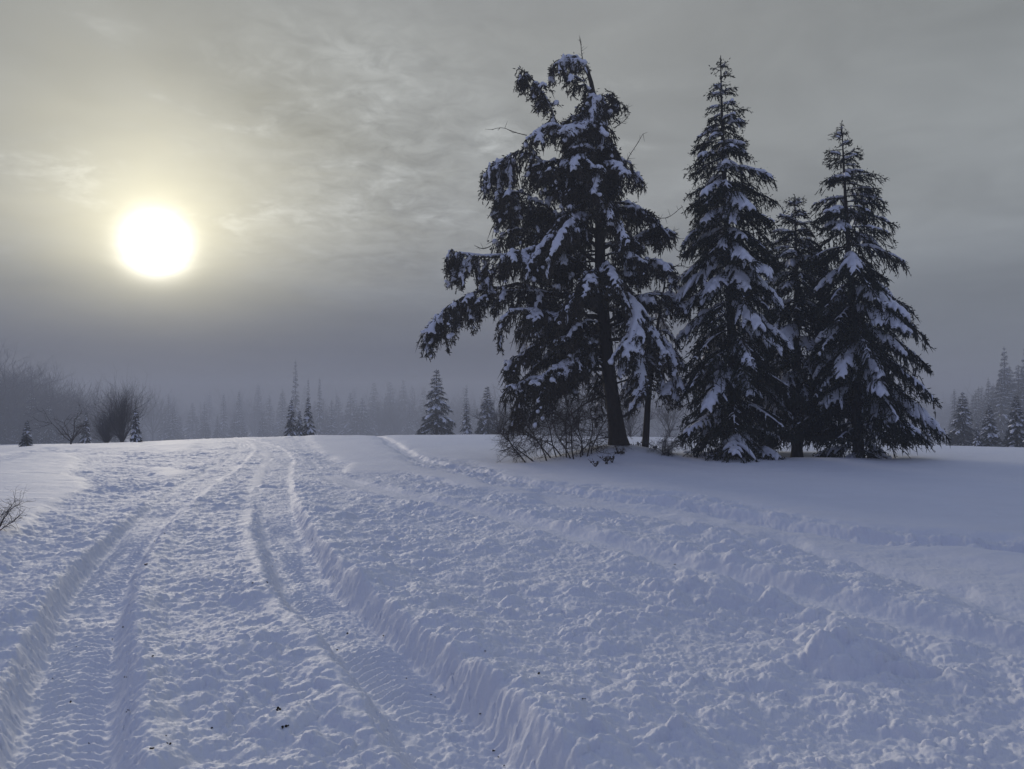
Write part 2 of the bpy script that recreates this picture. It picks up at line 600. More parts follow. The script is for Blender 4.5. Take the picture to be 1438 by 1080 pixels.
def dist_path(x, y, P2):
    """Distance to a polyline, arc position along it and signed side."""
    best = np.full(x.shape, 1e9); arc = np.zeros(x.shape); side = np.zeros(x.shape)
    s0 = 0.0
    for a, b in zip(P2[:-1], P2[1:]):
        d = b - a; L = math.hypot(*d)
        if L < 1e-6:
            continue
        t = np.clip(((x - a[0]) * d[0] + (y - a[1]) * d[1]) / (L * L), 0, 1)
        ex, ey = x - a[0] - t * d[0], y - a[1] - t * d[1]
        q = ex * ex + ey * ey
        m = q < best
        best = np.where(m, q, best); arc = np.where(m, s0 + t * L, arc)
        side = np.where(m, np.sign(ex * d[1] - ey * d[0]), side)
        s0 += L
    return np.sqrt(best), arc, side


def sstep(v, a, b):
    t = np.clip((v - a) / (b - a), 0, 1)
    return t * t * (3 - 2 * t)


def blur(a, n):
    for ax in (0, 1):
        for _ in range(2):
            k = np.ones(2 * n + 1) / (2 * n + 1)
            c = np.cumsum(np.concatenate([np.repeat(np.take(a, [0], ax), n + 1, ax), a, np.repeat(np.take(a, [-1], ax), n, ax)], ax), ax)
            m = a.shape[ax]
            a = (np.take(c, np.arange(2 * n + 1, 2 * n + 1 + m), ax) - np.take(c, np.arange(0, m), ax)) / (2 * n + 1)
    return a


def build_ground():
    az = np.concatenate([np.linspace(-180, -46, 60, endpoint=False), np.linspace(-46, 46, 1400, endpoint=False), np.linspace(46, 180, 60)])
    rr = np.concatenate([np.linspace(.15, 2.1, 26, endpoint=False), np.exp(np.linspace(math.log(2.1), math.log(44), 980, endpoint=False)), np.exp(np.linspace(math.log(44), math.log(590), 66))])
    A, RR = np.meshgrid(np.radians(az), rr)
    X, Y = RR * np.sin(A), RR * np.cos(A)
    Z = base_z(X, Y)
    near = (RR < 46) & (np.abs(A) < R(47))
    Yc = np.maximum(Y, .3)
    # churned-snow mask: wobble the outline, then soften it
    wx = X + .16 * fbm(X * 1.1, Y * 1.1, 5) + .10 * fbm(X * 4, Y * 4, 6); wy = Yc + (.016 * Yc) * (1.5 * fbm(X * 1.0, Y * .6, 7) + 1.0 * fbm(X * 4, Y * 2.0, 8))
    u = PW / 2 + F * wx / wy; v = 560 + F * EYE / wy
    D = np.zeros(X.shape)
    for p in CHURN:
        D = np.maximum(D, inside(p, u, v))
    for p in CALM:
        D = np.where(inside(p, u, v), 0, D)
    D = np.where(Y < .8, 1, D)
    D = blur(D.astype(float), 4) * near
    soft = blur(D, 14)
    dl, al, sl = dist_path(X, Y, RUT_L)
    dr, ar, sr = dist_path(X, Y, RUT_R)
    da, aa, sa = dist_path(X, Y, BAND_A)
    db, ab, sb = dist_path(X, Y, BAND_B)
    dc, ac, sc2 = dist_path(X, Y, BAND_C)
    dd, ad, sd = dist_path(X, Y, BAND_D)
    wob = .050 * fbm(X * 2.6, Y * 2.6, 20) + .004 * fbm(X * 9, Y * 9, 23)
    wob = wob + .012 + sstep(RR, 8, 20) * .14 * fbm(X * 1.4, Y * 1.1, 28, 3)
    hl = np.interp(al, [0, 3, 40], [.20, .185, .20]); hr = np.interp(ar, [0, 3, 40], [.215, .195, .20])
    wallL = sstep(dl + wob * .6, hl, hl + .17); wallR = sstep(dr + wob * .9, hr, hr + np.where(sr > 0, .14, .20))
    fa = sstep(da + wob, .16, .42); fb = sstep(db + wob, .35, .80); fc = sstep(dc + wob, .10, .30)
    fade_far = 1 - .55 * sstep(RR, 12, 30)
    calm = 1 - D
    # gentle relief of untouched snow
    Z += .05 + (.050 * fbm(X * .22, Y * .22, 30, 3) + .012 * fbm(X * .9, Y * .9, 33, 2)) * np.where(RR < 60, 1, 0)
    Z += .06 * calm * sstep(RR, 3, 8) * near
    # clods
    wx = X + .045 * fbm(X * 6, Y * 6, 40) + .008 * fbm(X * 19, Y * 19, 44); wy = Y + .045 * fbm(X * 6, Y * 6, 50) + .008 * fbm(X * 19, Y * 19, 54)
    rightside = sstep(X - .15 * Y, -.2, 1.2)
    patch = np.clip(.60 + 1.5 * fbm(X * .75, Y * .75, 60, 3), .12, 1.25)
    patch2 = np.clip(.60 + 1.7 * fbm(X * 1.6 + 9, Y * 1.6, 64, 3), .1, 1.3)
    c1 = clods(wx * 2.1, wy * 2.1, 70, pw=.9) * patch * (.035 + .050 * rightside)
    c2 = clods(wx * 4.7 + 3, wy * 4.7, 80, pw=.8) * patch2 * (.036 + .028 * rightside)
    c3 = clods(wx * 10.5, wy * 10.5 + 7, 90, .4, .75) * np.clip(.7 + 1.4 * fbm(X * 2.3, Y * 2.3 + 4, 68, 2), .2, 1.2) * .026
    c4 = clods(wx * 23, wy * 23, 100, .4, .7) * .0125 + clods(X * 47, Y * 47, 105, .4, .7) * .0045 * (RR < 9)
    slab = clods(X * 1.25 + .12 * fbm(X * 5, Y * 5, 71), Y * 1.25 + .12 * fbm(X * 5, Y * 5, 72), 73, .30, .62, .28)
    c0 = np.clip(slab - .45, 0, 1) * (.05 + .13 * rightside) * (RR < 14)
    packed = .38 + .80 * sstep(fbm(X * .9 + 31, Y * .9, 75, 3), -.22, .18)
    c2 = c2 * packed; c3 = c3 * (.25 + .85 * packed); c1 = c1 * packed
    rough = c0 + c1 + c2 + c3 + c4 + .040 * fbm(X * 1.3, Y * 1.3, 110, 3) + .020 * fbm(X * 7, Y * 7, 114, 4, .6)
    flat = wallL * wallR * (.07 + .93 * fa) * np.where(D > 0, 1, 0) * (.07 + .93 * fb)
    flat = flat + (np.where(D > 0, 1, 0) - flat) * .75 * sstep(RR, 8, 15) * np.maximum(1 - wallL * wallR, 0) * 1.0
    flat *= 1 - .62 * (1 - sstep(np.abs(dr - .38), .0, .16)) * (sr < 0) * sstep(ar, 0, 2)
    wallz = 1 - .75 * 4 * np.maximum(wallL * (1 - wallL), wallR * (1 - wallR))
    Z += D * rough * flat * fade_far * near * wallz
    # spoil banks beside the tracks
    lump = .55 + .9 * np.clip(.5 + fbm(wx * 1.9, wy * 1.9, 120, 4), 0, 1.3)

    def berm(d, w0, w1, amp):
        return amp * sstep(d, w0 - .10, w0 + .04) * (1 - sstep(d, w0 + .04, w1)) * lump
    kfar = 1 - .8 * sstep(RR, 7, 17)
    Z += near * kfar * D * (berm(dl, .28, .85, .065) * (sl < 0) + berm(dl, .26, .55, .055) * (sl > 0) + berm(dr, .30, 1.1, .085) * (sr > 0) + berm(dr, .26, .6, .04) * (sr < 0))
    Z += near * kfar * (berm(da, .26, .75, .05) + berm(dc, .24, .60, .055) * np.maximum(D, .15) + berm(dd, .1, .5, .03))
    # wheel ruts with tyre lugs pressed across them
    lug = lambda d, a, k: .018 * np.sin((a + np.abs(d) * .55) * 2 * math.pi / .085) * (1 - sstep(d, .12, .19)) * np.clip(.5 + 1.6 * fbm(a * .9, d * 4, k, 3), 0, 1)
    endl, endr = sstep(al, -1, 0), 1.0
    depth = .125 * (1 - .88 * sstep(RR, 6, 13))
    fl = 1 - wallL; fr_ = 1 - wallR
    crumbs = c3 * .45 + c4 * 1.0 + .030 * fbm(X * 3.1, Y * 3.1, 130, 4, .55) + .010 * fbm(X * 16, Y * 16, 135, 3)
    rutfade = 1 - .7 * sstep(RR, 8, 15)
    Z += near * fl * rutfade * (-depth * .95 + lug(dl, al, 140) + crumbs * (1 - .5 * sstep(RR, 5, 14)))
    Z += near * fr_ * rutfade * (-depth * 1.12 + lug(dr, ar, 150) + crumbs * (1 - .5 * sstep(RR, 5, 14)))
    Z += near * (1 - fa) * (-.055 * kfar + crumbs * .35)
    Z += near * (1 - fb) * (-.065 * kfar + crumbs * .30)
    Z += near * (1 - fc) * (-.055 + crumbs * .5) * np.maximum(D, .1)
    face = 4 * (wallL * (1 - wallL) + wallR * (1 - wallR)) * (1 - sstep(RR, 8, 16))
    Z += near * face * (.020 * fbm(X * 21, Y * 21, 180, 3, .6) + .034 * (clods(X * 19, Y * 19, 184) - .3) + .016 * (clods(X * 38, Y * 38, 190) - .3))
    # cut edge where the far track meets the untouched field on the right
    edge = D * (1 - soft) * sstep(X, 2.5, 6) * sstep(Y, 5, 8) * (1 - sstep(Y, 13, 15))
    Z -= .10 * edge * near
    # crystals and small pits of untouched snow
    Z += near * calm * (.004 * fbm(X * 6, Y * 6, 160, 3) + .010 * fbm(X * 1.6 + .4 * Y, Y * 5, 163, 3) + .035 * np.clip(clods(wx * 3.1, wy * 3.1, 176, .06, .30) - .62, 0, 1) * np.exp(-(((X - 5.5) / 6.5) ** 4 + ((Y - 18.3) / 1.6) ** 4)) - .02 * np.clip(clods(wx * 1.7, wy * 1.7, 170, .05, .12) - .75, 0, 1) * 3)
    n_r, n_a = X.shape
    V = np.stack([X, Y, Z], -1)
    idx = np.arange(n_r * n_a).reshape(n_r, n_a)
    f = np.stack([idx[:-1, :-1], idx[1:, :-1], idx[1:, 1:], idx[:-1, 1:]], -1)
    f = f[..., ::-1]
    acc = Acc(); acc.add(V, f)
    c0 = len(V.reshape(-1, 3))
    acc.add([(0, 0, float(Z[0].mean()))], np.zeros((0, 4)))
    ring = idx[0]
    acc.f.append(np.stack([np.full(n_a - 1, c0), ring[1:], ring[:-1], ring[:-1]], -1)[:0])
    o = acc.build('snow_ground', SNOW)
    o['kind'] = 'structure'
    return o, rr, az, Z


GROUND, GR, GA, GZ = build_ground()


def gz(x, y):
    """Height of the finished snow surface at a point."""
    r_, a = math.hypot(x, y), math.degrees(math.atan2(x, y))
    i = int(np.clip(np.searchsorted(GR, r_), 1, len(GR) - 1)); j = int(np.clip(np.searchsorted(GA, a), 1, len(GA) - 1))
    return float(GZ[i, j])


# ------------------------------------------------------------------ spruces


def spruce(name, label, trunk, h_list, left, right, seed, whorl=.40, per=6, snow=.6, bottom=.35, voxel=.026, needle=None, tuft=3, step=.075,
           hang=.22, cat='tree', group=None, front=None, droop=1.0, sag_top=.1, lat_k=.42, r_base=None, snow_low=1.0, dens=1.0, wide=.055, wid=1.0):
    """trunk: polyline from base to tip. left/right: crown reach at the heights of h_list."""
    trunk = rounded(trunk, 24)
    base = trunk[0].copy()
    H = trunk[-1][2] - base[2]
    root = thing(name, label, cat, base, group)
    C = Crown(seed); rng = C.rng
    loc = trunk - base
    r_base = r_base or .013 * H + .03
    tr = Acc()
    tubes(tr, loc[None], (r_base * np.interp(np.linspace(0, 1, 24), [0, .04, .5, 1], [1.25, 1., .55, .06]))[None], 12)
    h = bottom
    while h < H * .985:
        f = h / H
        n = per + int(rng.integers(-1, 2)) if f < .93 else 4
        a0 = rng.random() * 6.28
        o = np.array([np.interp(h, loc[:, 2], loc[:, k]) for k in range(3)])
        for k in range(n):
            a = a0 + (k + rng.normal() * .22) * 2 * math.pi / n
            hh = h + rng.normal() * whorl * .20
            if hh > H * .98:
                continue
            o2 = np.array([np.interp(hh, loc[:, 2], loc[:, q]) for q in range(3)])
            lx, rx = np.interp(hh, h_list, left), np.interp(hh, h_list, right)
            c = math.cos(a)
            fb = (lx + rx) / 2 if front is None else np.interp(hh, h_list, front)
            reach = abs(c) * (rx if c > 0 else lx) + (1 - abs(c)) * fb
            L = reach * wid * (.60 + .50 * rng.random() ** .75)
            if L < .05:
                continue
            # young wood points up, old loaded wood hangs
            rise = np.interp(f, [0, .3, .6, .85, 1], [-.10, -.04, .06, .28, .7])
            fall = np.interp(f, [0, .3, .6, .85, 1], [.50, .62, .55, .34, .1]) * droop * (.75 + .5 * rng.random())
            fall *= float(np.interp(hh, [.4, 1.2, 2.6], [.35, .55, 1.0])) if H > 6 else 1.0
            t = np.linspace(0, 1, 8)
            rad = np.array([math.cos(a), math.sin(a), 0])
            pts = o2 + rad * (L * t)[:, None] * (1 - .12 * t)[:, None] + UP * (L * (rise * t - fall * t ** 1.6 + .10 * np.maximum(t - .7, 0)))[:, None]
            pts[:, 2] = np.maximum(pts[:, 2], .05)
            w = np.clip(rng.normal(1.05, .15) if rng.random() < snow * .62 else rng.normal(.22, .14), 0, 1.25) * np.interp(f, [0, .25, .5, .8, 1], [.75 * snow_low, 1.0, 1., .62, .25])
            C.branch(pts, lat=lat_k * L * np.interp(L, [.3, 1.5], [1.1, .85]) + .04, hang=hang * np.interp(L, [.2, 1.2], [.35, 1]), snow=w, step=step * np.interp(L, [.2, 1.2], [.7, 1]), dens=dens, wide=wide * np.interp(f, [.6, 1], [1, .7]), r0=.008 + .011 * L)
        h += whorl * np.interp(f, [0, .5, 1], [1.0, 1.0, .55]) * (.85 + .3 * rng.random())
    # leader
    tip = loc[-1]
    C.spray(np.repeat(tip[None] - UP * .35, 4, 0), unit(UP + .05 * rng.normal(size=(4, 3))), np.array([.3, .38, .34, .28]), np.full(4, .045))
    for k in range(5):
        a = k * 1.26
        C.spray(tip[None] - UP * .30, unit(np.array([[math.cos(a), math.sin(a), .55]])), np.array([.16]), np.array([.04]))
    finish_tree(root, C, tr, needle or NEEDLE, voxel, tuft)
    return root


def finish_tree(root, C, tr, needle, voxel, tuft):
    t = tr.build('trunk', BARK, root)
    C.limb.build('limbs', BARK, t)
    C.crown_mesh('crown', tuft).build('crown', needle, root)
    me = C.snow_mesh('snow_load', voxel)
    if me is not None:
        Acc().build('snow_load', TREESNOW, root, me)


def spruce_px(name, label, trunk_px, Y, prof, seed, **kw):
    """Tall spruce surveyed from the photograph: prof = rows with the left and right reach in columns."""
    base = at(*trunk_px[0], Y)
    base[2] = gz(base[0], Y) - .05
    pts = [base] + [at(a, b, Y) for a, b in trunk_px[1:]]
    tx = np.array([p[0] for p in trunk_px]); ty = np.array([p[1] for p in trunk_px])
    hs, ls, rs = [], [], []
    for row, l, r_ in sorted(prof, key=lambda q: -q[0]):
        cx = np.interp(row, ty[::-1], tx[::-1])
        hs.append(at(cx, row, Y)[2] - base[2]); k = Y / F
        ls.append(max(.05, (cx - l) * k)); rs.append(max(.05, (r_ - cx) * k))
    return spruce(name, label, np.array(pts), np.array(hs), np.array(ls), np.array(rs), seed, **kw)


spruce_px('spruce_tree', 'tallest slender dark spruce right of the old leaning tree, snow pads down its branches',
          [(1035, 650), (1030, 520), (1022, 350), (1014, 180), (1012, 78)], 19.4,
          [(85, 1008, 1016), (113, 999, 1028), (136, 994, 1031), (156, 992, 1043), (180, 982, 1048), (194, 975, 1054), (229, 963, 1068), (244, 964, 1082), (270, 962, 1088), (291, 957, 1088),
           (323, 962, 1092), (352, 957, 1094), (400, 958, 1100), (480, 955, 1112), (560, 945, 1112), (620, 938, 1108), (660, 945, 1085)],
          11, whorl=.47, per=7, wid=1.17, snow=.78, bottom=.35, front=None)
spruce_px('spruce_tree', 'broad dark spruce at the right end of the clump, snow pads on wide branches',
          [(1206, 648), (1202, 540), (1195, 400), (1186, 260), (1182, 172)], 19.8,
          [(180, 1178, 1187), (196, 1172, 1192), (212, 1156, 1200), (232, 1164, 1212), (253, 1148, 1242), (280, 1138, 1246), (297, 1134, 1253), (320, 1128, 1252), (345, 1122, 1262), (375, 1124, 1288), (407, 1130, 1309),
           (447, 1128, 1306), (500, 1120, 1316), (530, 1110, 1326), (562, 1108, 1322), (590, 1115, 1290), (630, 1140, 1258), (660, 1150, 1246)],
          23, whorl=.50, per=7, wid=1.04, snow=.80, bottom=.50, hang=.24)
spruce_px('spruce_tree', 'shorter dark spruce half hidden between two tall spruces, bare lower trunk showing',
          [(1119, 648), (1120, 500), (1118, 380), (1116, 274)], 21.2,
          [(282, 1108, 1124), (300, 1094, 1138), (330, 1082, 1152), (380, 1066, 1166), (450, 1052, 1180), (540, 1046, 1190), (600, 1060, 1180)],
          37, whorl=.38, per=7, wid=1.1, snow=.6, bottom=.9, r_base=.15)

# ------------------------------------------------------------------ the old leaning tree


def old_tree():
    Y = 19.6
    k = Y / F
    base = at(869, 634, Y); base[2] = gz(base[0], Y) - .08
    tp = [(866, 600), (860, 560), (853, 510), (847, 440), (843, 380), (842, 320), (844, 260), (841, 200), (836, 150), (830, 112), (821, 90), (806, 80), (790, 84), (783, 98)]
    tw = rounded(np.array([base] + [at(a, b, Y) for a, b in tp]), 40)
    root = thing('old_tree', 'tall old conifer with leaning bare trunk, ragged drooping crown and hooked snowy top', 'tree', base)
    tr = Acc()
    loc = tw - base
    f = np.linspace(0, 1, 40)
    tubes(tr, loc[None], np.interp(f, [0, .03, .10, .35, .6, .8, .93, 1], [.30, .215, .18, .15, .11, .072, .04, .012])[None], 14)
    C = Crown(5, .66); rng = C.rng

    def pxs(pp, dy):
        n = len(pp)
        return np.array([at(a, b, Y + dy * (i / max(1, n - 1)) ** 1.2) for i, (a, b) in enumerate(pp)]) - base

    def limb(pp, dy=0.0, lat=.42, hang=.34, snow=.5, r0=.05, sub=5, cur=1.5, **kw):
        p = rounded(pxs(pp, dy), 14)
        p[2:] += rng.normal(size=(12, 3)) * .035
        tubes(C.limb, p[None], np.interp(np.linspace(0, 1, 14), [0, .6, 1], [r0, r0 * .5, .008])[None], 7)
        C.branch(p, lat=lat, hang=hang, snow=snow, step=.085, wide=.06, t0=.30, vert=.55, limb=False, dens=.75, **kw)
        q, Ln = resample(p, 30)
        for _ in range(int(sub * cur)):
            i = int(rng.integers(9, 30))
            L = hang * rng.uniform(.7, 1.9)
            o = unit(np.array([rng.normal(), rng.normal(), .1])) * rng.uniform(.03, .22)
            t = np.linspace(0, 1, 6)
            pts = q[i] + o * np.sqrt(t)[:, None] - UP * (L * t ** 1.2)[:, None] + rng.normal(size=(6, 3)) * .015
            C.branch(pts, lat=.15, hang=.13, snow=.35 * snow * (rng.random() < .4), step=.035, wide=.055, vert=.5, t0=.05, r0=.008)
        for _ in range(sub):
            i = int(rng.integers(9, 28)); T = unit(q[i + 1] - q[i])
            S = unit(np.cross(T, UP) + 1e-4) * (1 if rng.random() < .5 else -1)
            L = rng.uniform(.4, .85) * (1.15 - i / 45)
            d = unit(T * .5 + S * .8 + UP * rng.normal(0, .15))
            t = np.linspace(0, 1, 7)
            pts = q[i] + d * (L * t)[:, None] - UP * (L * rng.uniform(.45, .9) * t ** 1.7)[:, None]
            C.branch(pts, lat=.24, hang=hang * .9, snow=np.clip(rng.normal(snow, .3), 0, 1), step=.075, wide=.055, vert=.55)

    # the limbs that draw the outline
    limb([(840, 270), (802, 205), (780, 166), (763, 130), (746, 106), (730, 96)], -.3, .22, .26, .35, .05, 4)
    limb([(842, 270), (806, 200), (785, 172), (762, 178), (738, 193)], -.8, .34, .26, .9, .05, 4)
    limb([(841, 310), (795, 250), (752, 218), (715, 214), (684, 236)], .1, .34, .50, .5, .05, 6)
    limb([(842, 350), (782, 296), (724, 268), (690, 268)], -.3, .40, .55, .35, .05, 6)
    limb([(842, 370), (775, 330), (715, 322), (694, 336)], .5, .40, .48, .35, .05, 5)
    limb([(842, 330), (790, 300), (742, 288), (702, 300)], .7, .36, .55, .45, .05, 6)
    limb([(842, 390), (790, 352), (742, 345), (706, 362)], -.9, .36, .50, .6, .05, 6)
    limb([(843, 280), (800, 232), (768, 222), (742, 236)], -.6, .34, .45, .7, .05, 6)
    limb([(846, 450), (800, 430), (762, 432), (730, 452)], .8, .36, .50, .4, .05, 6)
    limb([(850, 500), (812, 500), (780, 512), (750, 540)], -1.1, .32, .36, .7, .05, 5)
    limb([(843, 410), (782, 372), (722, 352), (690, 366), (655, 358), (632, 354)], -.2, .30, .28, .5, .06, 8)
    limb([(845, 440), (790, 412), (722, 400), (682, 403), (642, 421), (614, 442), (602, 462)], .1, .22, .42, .55, .075, 9)
    limb([(845, 436), (760, 404), (700, 410), (664, 420), (640, 436)], -.1, .2, .45, .6, .05, 4)
    limb([(848, 470), (790, 446), (742, 428), (705, 446)], -.8, .40, .42, .75, .06, 6)
    limb([(850, 496), (800, 492), (768, 478), (738, 492), (714, 512)], .2, .38, .40, .55, .07, 6)
    limb([(850, 505), (802, 522), (752, 530), (708, 545)], -.5, .38, .36, .7, .06, 6)
    limb([(852, 520), (802, 512), (760, 530), (728, 560), (722, 590)], .3, .22, .42, .25, .05, 5)
    limb([(840, 220), (850, 178), (860, 150), (858, 128)], .1, .20, .20, .3, .03, 2)
    limb([(842, 250), (862, 225), (880, 222), (890, 245)], .2, .30, .28, .6, .04, 4)
    limb([(843, 300), (872, 280), (902, 292), (922, 312), (936, 332)], -.1, .34, .26, .75, .05, 5)
    limb([(843, 350), (884, 335), (922, 322), (946, 328)], .2, .32, .24, .65, .05, 5)
    limb([(845, 400), (888, 372), (920, 362), (944, 372)], -.4, .36, .28, .7, .06, 5)
    limb([(846, 440), (888, 415), (925, 410), (955, 420), (972, 436)], .1, .34, .26, .7, .06, 6)
    limb([(848, 456), (884, 434), (912, 456), (934, 496)], -.9, .40, .26, 1.0, .05, 5)
    limb([(850, 480), (880, 470), (898, 506), (906, 552)], -1.2, .36, .24, 1.1, .05, 5)
    limb([(849, 462), (892, 440), (930, 474), (950, 530), (946, 560)], -.4, .36, .26, .95, .05, 5)
    limb([(846, 420), (880, 405), (900, 440), (880, 500)], -1.5, .42, .26, 1.1, .05, 5)
    limb([(842, 230), (815, 190), (800, 175), (790, 185)], -1.0, .40, .22, 1.15, .05, 4)
    limb([(842, 260), (822, 225), (812, 218), (806, 238)], -1.4, .40, .24, 1.1, .05, 4)
    limb([(838, 150), (825, 120), (806, 105), (796, 118)], -.3, .18, .22, .55, .02, 2)
    limb([(832, 118), (815, 84), (796, 76), (782, 92)], -.05, .16, .20, .8, .02, 2)
    limb([(836, 160), (838, 140), (850, 130), (846, 150)], -.2, .20, .20, .4, .02, 2)
    limb([(838, 190), (818, 165), (800, 160), (796, 172)], .1, .16, .30, .3, .02, 2)
    # inner boughs that fill the crown towards and away from the viewer
    env_l = lambda row: np.interp(row, [120, 170, 230, 300, 380, 460, 540], [12, 60, 120, 140, 140, 130, 120])
    env_r = lambda row: np.interp(row, [120, 170, 230, 300, 380, 460, 540], [10, 24, 46, 76, 96, 100, 80])
    rows = np.linspace(135, 525, 78)
    for q, row in enumerate(rows):
        a = rng.uniform(0, 2 * math.pi)
        if q % 3 == 0:
            a = -math.pi / 2 + rng.normal() * .7
        elif q % 3 == 1:
            a = math.pi + rng.normal() * .7
        o = np.array([np.interp(row, [84, 112, 150, 200, 260, 320, 380, 440, 510, 560], [790, 830, 836, 841, 844, 842, 843, 847, 853, 860])])
        b = at(float(o[0]), row, Y) - base
        c = math.cos(a)
        reach = k * (abs(c) * (env_r(row) if c > 0 else env_l(row)) + (1 - abs(c)) * (env_l(row) + env_r(row)) * .55) * rng.uniform(.5, .98)
        if row > 400 and a < 0 and abs(c) < .75:
            continue
        t = np.linspace(0, 1, 9)
        up_, dn = rng.uniform(.15, .55), rng.uniform(.45, .95)
        pts = b + np.array([c, math.sin(a), 0]) * (reach * t)[:, None] + UP * (reach * (up_ * t - dn * t ** 2))[:, None]
        C.branch(pts, lat=.36, hang=.34, snow=float(np.clip(rng.normal(.75, .2) if rng.random() < .66 else rng.normal(.25, .15), 0, 1.1)), step=.07, wide=.06, vert=.5, r0=.03, t0=.2)
        for _ in range(3):
            i = int(rng.integers(3, 9)); Lc = rng.uniform(.25, .65)
            t6 = np.linspace(0, 1, 6)
            cp = pts[i] + np.array([rng.normal(), rng.normal(), 0]) * .10 * np.sqrt(t6)[:, None] - UP * (Lc * t6 ** 1.2)[:, None]
            C.branch(cp, lat=.15, hang=.13, snow=.5 * (rng.random() < .35), step=.04, wide=.055, vert=.5, t0=.05, r0=.008)
    for ends in ([(690, 368), (668, 362), (650, 362), (636, 358)], [(664, 412), (645, 424), (628, 436), (612, 450), (604, 466)], [(728, 270), (702, 272)], [(720, 220), (698, 228), (686, 240)], [(740, 108), (732, 100), (760, 130), (752, 118)], [(792, 84), (784, 94), (800, 82), (810, 86)]):
        small = ends[0][1] < 140
        for e in ends:
            for _ in range(3 if small else 4):
                o = at(e[0] + rng.normal() * 5, e[1] + rng.normal() * 4, Y + rng.normal() * .12) - base
                Lc = rng.uniform(.12, .40) if small else rng.uniform(.25, .85)
                t6 = np.linspace(0, 1, 6)
                cp = o + np.array([rng.normal(), rng.normal(), 0]) * .09 * np.sqrt(t6)[:, None] - UP * (Lc * t6 ** 1.2)[:, None]
                C.branch(cp, lat=.15, hang=.12, snow=.7 * (rng.random() < .45), step=.04, wide=.055, vert=.5, t0=.0, r0=.007)
    # round clumps of snow caught on the hanging shoots
    allB = np.concatenate(C.B); pick = rng.choice(len(allB), 3200, replace=False)
    for i in pick:
        c = allB[i]; r_ = .028 + .075 * rng.random() ** 1.5
        d = unit(rng.normal(size=3) * np.array([1, 1, .9]) - UP * .5) * r_ * rng.uniform(.6, 1.6)
        C.lobes(np.array([[c - d * .6, c - d * .2, c + d * .3, c + d]]) + UP * r_ * .4, np.array([[0, r_, r_ * .9, 0]]))
    # bare dead twigs standing out of the crown
    for pp in ([(870, 245), (884, 218), (893, 205), (903, 188)], [(819, 86), (816, 72), (816, 58)], [(740, 190), (722, 186), (706, 178), (690, 182)], [(905, 300), (935, 310), (958, 290)],
               [(900, 340), (930, 330), (952, 322)], [(925, 325), (945, 345), (952, 352)], [(860, 175), (872, 162), (880, 152)], [(862, 180), (874, 172), (882, 164)], [(856, 560), (840, 552), (826, 556), (820, 560)],
               [(864, 588), (880, 584), (896, 572), (906, 560)], [(850, 540), (835, 520), (812, 500), (790, 470)], [(700, 236), (686, 244), (678, 254)], [(690, 345), (680, 350), (672, 348)], [(935, 380), (952, 372), (966, 376)],
               [(852, 555), (820, 566), (800, 585), (780, 598)], [(855, 545), (880, 530), (930, 545), (950, 570)], [(905, 310), (930, 322), (955, 335)], [(640, 390), (630, 384), (622, 378)]):
        p = rounded(pxs(pp, rng.normal() * .2), 9)
        thick = .045 if pp[0] == (864, 588) else (.03 if pp[0][1] > 535 else .012)
        tubes(C.limb, p[None], np.linspace(thick, .005, 9)[None], 5)
        for i in range(2, 9):
            for _ in range(2):
                d = unit(unit(p[i] - p[i - 1]) * .7 + rng.normal(size=3) * .6)
                tubes(C.limb, np.array([[p[i], p[i] + d * rng.uniform(.06, .2)]]), np.array([[.006, .003]]), 3)
    finish_tree(root, C, tr, OLDNEEDLE, .026, 3)
    return root


old_tree()

# ------------------------------------------------------------------ the thin tree between old tree and spruces


def thin_tree():
    Y = 19.9
    base = at(906, 636, Y); base[2] = gz(base[0], Y) - .05
    root = thing('young_tree', 'thin dark sapling trunk between the old tree and the tallest spruce, snowy crown against it', 'tree', base)
    loc = rounded(np.array([base] + [at(a, b, Y) for a, b in [(908, 600), (910, 560), (918, 500), (926, 440), (934, 396)]]), 16) - base
    tr = Acc(); tubes(tr, loc[None], np.linspace(.095, .02, 16)[None], 9)
    C = Crown(71, .75); rng = C.rng
    for i in range(26):
        h = rng.uniform(.30, .98)
        o = np.array([np.interp(h * loc[-1, 2], loc[:, 2], loc[:, q]) for q in range(3)])
        a = rng.uniform(0, 6.28); L = rng.uniform(.4, .95) * (1.15 - .5 * h)
        t = np.linspace(0, 1, 7)
        pts = o + np.array([math.cos(a), math.sin(a), 0]) * (L * t)[:, None] + UP * (L * (.25 * t - rng.uniform(.5, 1.1) * t ** 2))[:, None]
        C.branch(pts, lat=.28, hang=.20, snow=float(np.clip(rng.normal(.8, .25), 0, 1.1)), wide=.05, vert=.35, dens=.7)
    finish_tree(root, C, tr, OLDNEEDLE, .026, 3)


thin_tree()

# ------------------------------------------------------------------ bare shrubs


def grow(acc, p, d, L, r_, lev, rng, droop=.0, kids=4, spread=.75, sides=4, wig=.22):
    n = 5
    pts = [p]
    for i in range(n):
        d = unit(d + rng.normal(size=3) * wig + UP * droop)
        pts.append(pts[-1] + d * L / n)
    pts = np.array(pts)
    tubes(acc, pts[None], np.linspace(r_, r_ * .5 if lev else r_ * .3, n + 1)[None], sides if lev else 3)
    if lev:
        for _ in range(kids):
            i = int(rng.integers(1, n + 1))
            nd = unit(d * .8 + rng.normal(size=3) * spread)
            grow(acc, pts[i], nd, L * rng.uniform(.45, .75), r_ * .5, lev - 1, rng, droop, kids, spread, sides, wig)


